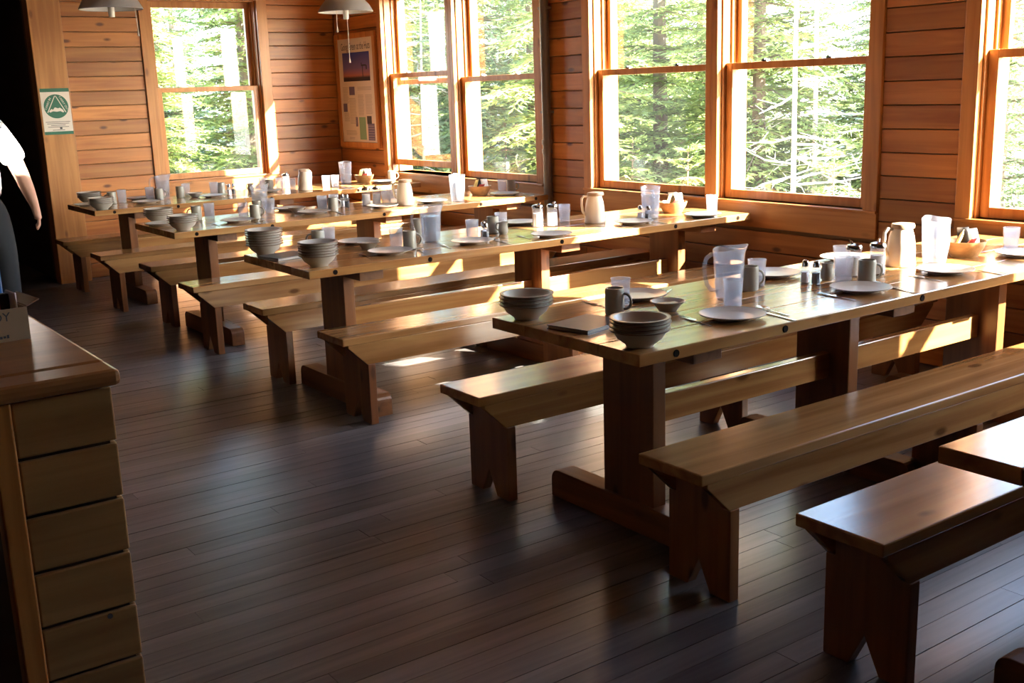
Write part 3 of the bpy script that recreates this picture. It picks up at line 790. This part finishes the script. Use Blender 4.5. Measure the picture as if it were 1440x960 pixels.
# ------------------------------------------------------------------ counter and what stands on it
CX, CY, CH = -1.455, -.695, .99
ct = empty('serving_counter', (CX, CY, 0)); tag(ct, 'pine serving counter with horizontal boards and rounded top', 'counter')
MB().box(-.235, -.012, .014, 2.0, 0, CH-.036).build('body', M['dark'], ct)
k = 0; z = CH-.040
while z > .01:
    z0 = max(0.0, z-.1215)
    MB().box(-.20, 0, 0, .014, z0+.004, z).build('end_board', M['counter_x'], ct, bevel=.004)
    MB().box(-.0115, .002, .0145, 2.0, z0+.004, z).build('side_board', M['counter_x'], ct, bevel=.004)
    z -= .1255
MB().box(-.245, -.201, -.006, .05, 0, CH-.037).build('corner_trim', M['trim_z'], ct, bevel=.004)
MB().box(-.75, .018, -.022, .085, CH-.036, CH).build('end_plank', M['counter_top'], ct, bevel=.012)
MB().box(-.75, .018, .0865, 2.02, CH-.036, CH).build('top', M['counter_top'], ct, bevel=.012)
MB().tube([(-.06,-.003,.44),(-.06,.001,.44)], .006, 12).build('screw', M['steel'], ct)
bx = empty('cardboard_box', (-1.635, -.26, CH), math.radians(6)); tag(bx, 'open cardboard box with handwriting on the serving counter', 'box')
w_, d_, h_ = .125, .16, .078
for nm, q in (('base', (-w_,w_,0,d_,.0005,.004)), ('front', (-w_,w_,0,.004,.004,h_)), ('rear', (-w_,w_,d_-.004,d_,.004,h_)), ('side', (-w_,-w_+.004,.004,d_-.004,.004,h_)), ('side', (w_-.004,w_,.004,d_-.004,.004,h_))):
    MB().box(*q).build(nm, M['card'], bx)
MB().add([(w_,0,h_),(w_,d_,h_),(w_+.03,d_,h_+.012),(w_+.03,0,h_+.012),(w_,0,h_+.003),(w_,d_,h_+.003),(w_+.03,d_,h_+.015),(w_+.03,0,h_+.015)], [(3,2,1,0),(4,5,6,7),(0,1,5,4),(1,2,6,5),(2,3,7,6),(3,0,4,7)]).build('flap', M['card'], bx)
text_mesh('handwriting', 'DY', .030, M['ink'], bx, Matrix.Translation((.044, -.0008, .050)) @ MZ)
pm_ = MB()
for u0, u1, w0, w1 in ((.046,.053,.010,.018), (.055,.061,.009,.015), (.063,.069,.010,.015), (.071,.076,.009,.017)): pm_.box(u0, u1, -.0008, -.0002, w0, w1)
pm_.build('printing', M['ink'], bx)
Mb = bx.matrix_basis
def in_box(name, x0, x1, y0, y1, z0, z1, mat, lab, cat, tilt=0):
    o = MB().box(-(x1-x0)/2, (x1-x0)/2, -(y1-y0)/2, (y1-y0)/2, 0, z1-z0).build(name, mat, bevel=.002)
    o.location = Mb @ Vector(((x0+x1)/2, (y0+y1)/2, z0)); o.rotation_euler = (tilt, 0, math.radians(6)); tag(o, lab, cat); return o
in_box('black_carton', -.02, .110, .075, .10, .006, .103, M['black'], 'black carton standing upright in the cardboard box', 'carton')
in_box('red_carton', .0, .075, .03, .055, .006, .088, M['red'], 'red carton standing in the cardboard box', 'carton')
in_box('white_card', .112, .117, .04, .11, .006, .108, M['white'], 'thin white card at the edge of the cardboard box', 'card')
bc = empty('blue_carton', (-1.592, -.045, CH), math.radians(10)); tag(bc, 'blue and white carton standing behind the cardboard box', 'carton')
MB().box(-.06, .06, -.035, .035, .001, .168).build('body', M['white'], bc, bevel=.002)
MB().box(.0605, .0615, -.033, .033, .03, .165).build('blue_panel', M['blue'], bc); MB().box(-.058, .058, -.0362, -.0354, .07, .158).build('blue_panel', M['blue'], bc)
MB().prism([(-.03,.09),(.02,.08),(.045,.11),(.01,.14)], 'y', -.0370, -.0363).build('white_mark', M['white'], bc)

# ------------------------------------------------------------------ person
PX, PY = -.965, 3.5
def skin_obj(name, verts, edges, radii, mat, parent=None, sub=2):
    me = bpy.data.meshes.new(name); me.from_pydata(verts, edges, []); me.materials.append(mat)
    o = bpy.data.objects.new(name, me); col.objects.link(o)
    if parent: o.parent = parent
    md = o.modifiers.new('skin', 'SKIN'); md.use_smooth_shade = True
    if not me.skin_vertices: me.attributes.new
    sv = me.skin_vertices[0].data if me.skin_vertices else None
    if sv is None:
        bpy.context.view_layer.objects.active = o; sv = me.skin_vertices[0].data
    for i, r in enumerate(radii): sv[i].radius = r if isinstance(r, tuple) else (r, r)
    sv[0].use_root = True
    s = o.modifiers.new('sub', 'SUBSURF'); s.levels = sub; s.render_levels = sub
    return o
def chain(V, E, Rr, pts, start=None):
    prev = start
    for p_, r_ in pts:
        V.append(p_); Rr.append(r_); i = len(V)-1
        if prev is not None: E.append((prev, i))
        prev = i
    return prev
person = empty('person', (PX, PY, 0), math.radians(-12))
tag(person, 'person in white t-shirt and black trousers standing past the counter', 'person')
V, E, Rr = [], [], []
chain(V, E, Rr, [((0,0,.96),(.128,.088))])
c1 = chain(V, E, Rr, [((0,.005,1.10),(.118,.080)), ((0,.0,1.28),(.148,.098))], 0)
nk = chain(V, E, Rr, [((0,-.01,1.44),(.085,.07)), ((0,0,1.53),.052), ((0,.012,1.60),(.068,.080)), ((0,.018,1.67),(.076,.095)), ((0,.010,1.735),(.050,.065))], c1)
def arm(s, elbow, wrist, palm):
    a = chain(V, E, Rr, [((s*.165,-.005,1.415),.062), ((s*.215,-.01,1.29),.050), (elbow,.042), (tuple(Vector(elbow).lerp(Vector(wrist), .45)),.040), (wrist,.027)], c1)
    w = chain(V, E, Rr, [(palm,(.036,.020))], a)
    d = (Vector(palm)-Vector(wrist)).normalized()
    base = Vector(palm) + d*.035
    for k, (off, ln) in enumerate(((-.028,.060), (-.010,.075), (.009,.070), (.026,.055))):
        b0 = base + Vector((0, off, 0)); b1 = b0 + d*ln*.55 + Vector((-s*.006,0,0)); b2 = b1 + d*ln*.45 + Vector((-s*.020,0,0))
        chain(V, E, Rr, [(tuple(b0),.0098), (tuple(b1),.0088), (tuple(b2),.0072)], w)
    th = Vector(palm) + Vector((0,.030,.01)); chain(V, E, Rr, [(tuple(th),.012), (tuple(th+d*.030+Vector((-s*.008,.016,0))),.0105), (tuple(th+d*.058+Vector((-s*.014,.018,0))),.008)], w)
arm(1, (.258,-.055,1.165), (.300,.055,1.005), (.310,.090,.945))
arm(-1, (-.262,-.035,1.14), (-.29,.04,.93), (-.295,.06,.865))
for s in (1, -1):
    chain(V, E, Rr, [((s*.095,0,.86),(.095,.095)), ((s*.105,.015,.50),.062), ((s*.11,-.025,.30),.058), ((s*.11,-.03,.09),.040), ((s*.115,.06,.045),(.042,.035)), ((s*.12,.15,.035),(.042,.028))], 0)
body = skin_obj('body', V, E, Rr, M['skin'], person)
V, E, Rr = [], [], []
chain(V, E, Rr, [((0,.0,1.015),(.170,.124)), ((0,.005,1.12),(.158,.116)), ((0,.0,1.28),(.176,.124)), ((0,-.008,1.415),(.120,.090)), ((0,-.004,1.455),(.075,.065))])
for s in (1, -1): chain(V, E, Rr, [((s*.165,-.005,1.405),.082), ((s*.215,-.012,1.29),.074), ((s*.238,-.024,1.225),.072)], 2)
skin_obj('shirt', V, E, Rr, M['shirt'], person)
V, E, Rr = [], [], []
chain(V, E, Rr, [((0,0,.955),(.166,.118)), ((0,.003,1.12),(.150,.108))])
for s in (1, -1): chain(V, E, Rr, [((s*.095,0,.86),(.108,.108)), ((s*.105,.012,.50),.080), ((s*.11,-.022,.28),.074), ((s*.11,-.025,.075),.066)], 0)
skin_obj('trousers', V, E, Rr, M['trouser'], person)
hm = MB().lathe([(0,.115),(.055,.10),(.088,.055),(.094,.0),(.085,-.05),(.06,-.075),(0,-.08)], 24, (0,.0,1.68)).build('hair', M['hair'], person, True)
hm.scale = (.92, 1.08, 1.0); hm.location = (0, -.012, 0)
for s in (1, -1): MB().prism([(-.04,0),(.04,0),(.045,.10),(.03,.21),(-.03,.21),(-.045,.10)], 'z', 0, .06).xform(Matrix.Translation((s*.115,-.05,0))).build('shoe', M['shoe'], person, bevel=.015)

# ------------------------------------------------------------------ outdoors: ground, spruces, dead trees
gm = MB(); gn = 40
gr = random.Random(3)
GX0, GX1, GY0, GY1 = -14, 26, -22, 28
vs_ = []; fs_ = []
def gh(x, y):
    d = max(0, max(x-4.0, y-8.2)); return -.55 + .05*math.sin(x*1.3)*math.cos(y*.9) + .02*d + .008*d*d
for i in range(gn+1):
    for j in range(gn+1):
        x = GX0+(GX1-GX0)*i/gn; y = GY0+(GY1-GY0)*j/gn; vs_.append((x, y, gh(x, y)))
for i in range(gn):
    for j in range(gn): a = i*(gn+1)+j; fs_.append((a, a+gn+1, a+gn+2, a+1))
tag(gm.add(vs_, fs_).build('ground', M['ground'], None, True), kind='structure')

def spruce(seed, H, R, step=.17, per=6, gap=0.0):
    r = random.Random(seed); fo = MB(); tk = MB()
    tk.tube([(0,0,-.3),(r.uniform(-.03,.03),r.uniform(-.03,.03),H*.5),(0,0,H)], [.09*H/6,.055*H/6,.008], 8)
    fv, ff = [], []
    def blade(p, d, n, L_, w):
        s = d.cross(n)
        if s.length < 1e-4: return
        s.normalize(); o = len(fv)
        fv.extend([p, p + d*L_*.45 + s*w, p + d*L_, p + d*L_*.45 - s*w]); ff.append((o, o+1, o+2, o+3))
    z = .25
    while z < H - .1:
        fr = 1 - z/H
        Lb = R*(fr**.75)*r.uniform(.8, 1.1) + .08
        n_ = per if fr > .25 else 4
        a0 = r.random()*6
        for k in range(n_):
            if r.random() < gap: continue
            az = a0 + 2*PI*k/n_ + r.uniform(-.3,.3); L1 = Lb*r.uniform(.7,1.12)
            out = Vector((math.cos(az), math.sin(az), 0)); sd = Vector((-math.sin(az), math.cos(az), 0))
            up0 = r.uniform(.0,.35) + (.5 if fr < .2 else 0); dr = r.uniform(.25,.6)
            P = lambda t: out*(L1*t) + Vector((0,0, z + L1*(up0*t - dr*t*t + .12*t**4)))
            tk.tube([P(0), P(.4), P(.8)], [.012,.008,.004], 4, cap=False)
            m_ = max(5, int(L1/.075))
            for q in range(1, m_+1):
                t = q/m_; p0 = P(t); dd = (P(min(1,t+.05)) - P(t-.05)).normalized()
                ln = (.40*L1*(1-t)**.8 + .09)*r.uniform(.75,1.15)
                for s in (-1, 1):
                    d = (dd*.75 + sd*s*.85 + Vector((0,0,r.uniform(-.30,.12)))).normalized()
                    nn = Vector((r.uniform(-.5,.5), r.uniform(-.5,.5), 1)).normalized()
                    steps = max(1, int(ln/.10))
                    for u in range(steps):
                        b = p0 + d*(ln*u/steps) + Vector((0,0,-.06*(u/steps)**2))
                        blade(b, d, nn, .13, .017)
                        for s2 in (-1, 1):
                            e = (d*.8 + sd.cross(Vector((0,0,1)))*0 + d.cross(nn)*s2*.7 + Vector((0,0,r.uniform(-.25,.15)))).normalized()
                            blade(b + d*.03, e, Vector((r.uniform(-.6,.6), r.uniform(-.6,.6), 1)).normalized(), .095, .013)
                if q == m_: blade(p0, dd, Vector((0,0,1)), .14, .018)
        z += step*r.uniform(.8,1.2)
    fo.v = [tuple(q) for q in fv]; fo.f = ff
    return fo, tk
def dead_tree(seed, H):
    r = random.Random(seed); tk = MB()
    tk.tube([(0,0,-.3),(r.uniform(-.1,.1),0,H*.5),(r.uniform(-.15,.15),r.uniform(-.1,.1),H)], [.032,.022,.008], 7)
    for k in range(46):
        z = r.uniform(.3, H*.95); az = r.random()*6.28; L1 = r.uniform(.4, 1.1)*(1-z/H*.6)
        d = Vector((math.cos(az), math.sin(az), r.uniform(-.35,.25)))
        p0 = Vector((0,0,z)); p1 = p0 + d*L1*.5; p2 = p1 + (d + Vector((r.uniform(-.4,.4), r.uniform(-.4,.4), r.uniform(-.3,.3))))*L1*.5
        tk.tube([p0, p1, p2], [.013,.009,.003], 5, cap=False)
        for u in range(5):
            b = p0.lerp(p2, r.uniform(.3,.95)); e = b + Vector((r.uniform(-1,1), r.uniform(-1,1), r.uniform(-.5,.5)))*L1*.3
            tk.tube([b, e], [.006,.002], 4, cap=False)
    return tk
KIND = []
for i, (sd_, H, R, st, per, gp, mt) in enumerate([(1, 6.2, 1.45, .17, 7, .0, 'needle'), (2, 7.0, 1.35, .19, 6, .12, 'needle'), (3, 5.2, 1.25, .16, 7, .05, 'needle2'), (4, 2.2, .8, .14, 6, .0, 'needle')]):
    fo, tk = spruce(sd_, H, R, st, per, gp)
    t = empty('spruce_tree'); fo.build('foliage', M[mt], t); tk.build('trunk', M['bark'], t, True); KIND.append(t)
dt = empty('dead_tree'); dead_tree(7, 4.6).build('trunk', M['deadwood'], dt, True); KIND.append(dt)
TREES = [(0, 7.35, 5.39, 1.04, 4.99),
 (2, 8.94, 6.21, 0.97, 5.92),
 (2, 8.18, 3.03, 0.91, 3.41),
 (1, 5.64, 10.32, 0.88, 0.01),
 (2, 5.76, 8.62, 1.07, 1.82),
 (1, 5.5, 6.55, 1.09, 4.34),
 (4, 6.53, 4.19, 0.97, 4.43),
 (2, 7.4, 13.01, 1.09, 0.14),
 (4, 7.73, 10.94, 0.94, 3.63),
 (1, 7.38, 9.56, 0.86, 1.14),
 (1, 7.8, 7.42, 1.09, 2.16),
 (4, 7.42, 4.65, 1.04, 5.01),
 (0, 8.82, 4.42, 0.93, 5.8),
 (0, 9.53, 17.51, 1.1, 3.35),
 (0, 9.99, 15.12, 0.96, 2.65),
 (2, 9.54, 13.07, 1.08, 0.21),
 (0, 9.94, 11.03, 1.09, 3.96),
 (0, 9.59, 8.51, 1.06, 1.85),
 (2, 12.82, 22.76, 1.05, 5.45),
 (0, 12.89, 20.76, 1.05, 4.87),
 (0, 12.89, 17.18, 1.03, 1.76),
 (2, 12.84, 14.0, 1.09, 4.08),
 (2, 12.81, 11.24, 1.02, 2.91),
 (2, 13.26, 8.24, 0.94, 5.29),
 (2, 13.36, 6.44, 0.98, 3.32),
 (0, 16.98, 28.57, 1.02, 4.52),
 (2, 17.23, 23.4, 0.89, 4.9),
 (0, 17.08, 18.03, 1.02, 2.64),
 (0, 17.13, 14.73, 1.04, 4.0),
 (2, 17.22, 9.25, 0.86, 1.0),
 (3, 6.48, 11.39, 0.67, 0.26),
 (3, 5.45, 7.56, 0.77, 0.0),
 (3, 4.98, 5.94, 0.66, 0.6),
 (3, 6.15, 7.08, 0.57, 3.65),
 (3, 7.1, 7.88, 0.74, 2.63),
 (3, 5.88, 5.83, 0.66, 3.54),
 (3, 5.82, 4.94, 0.65, 3.86),
 (3, 5.84, 3.18, 0.67, 2.78),
 (3, 6.55, 2.41, 0.68, 3.79),
 (3, 7.09, 2.57, 0.49, 4.78),
 (0, 1.97, 9.6, 0.75, 3.33),
 (0, 3.48, 10.3, 0.95, 0.23),
 (2, 2.98, 12.0, 0.91, 5.76),
 (2, 4.35, 12.0, 0.91, 3.62),
 (3, 2.73, 8.9, 0.54, 2.46),
 (3, 2.02, 8.9, 0.61, 1.23),
 (2, 4.39, 15.5, 0.97, 2.72),
 (0, 5.91, 15.5, 0.87, 4.9),
 (4, 5.1, 8.86, 0.8, 3.0)]
used_k = set()
LAB = ['dense bright green spruce tree outside the windows', 'tall loose spruce tree outside the windows', 'dark green fir tree outside the windows',
       'low young spruce outside the windows', 'bare bleached dead tree outside the windows']
GRP = ['dense spruces outside', 'loose spruces outside', 'dark firs outside', 'young spruces outside', 'dead trees outside']
for kx, x, y, s, rz in TREES:
    o = KIND[kx] if kx not in used_k else copy_tree(KIND[kx]); used_k.add(kx)
    o.location = (x, y, gh(x, y)); o.rotation_euler = (0, 0, rz); o.scale = (s, s, s)
    tag(o, LAB[kx], 'tree', GRP[kx])
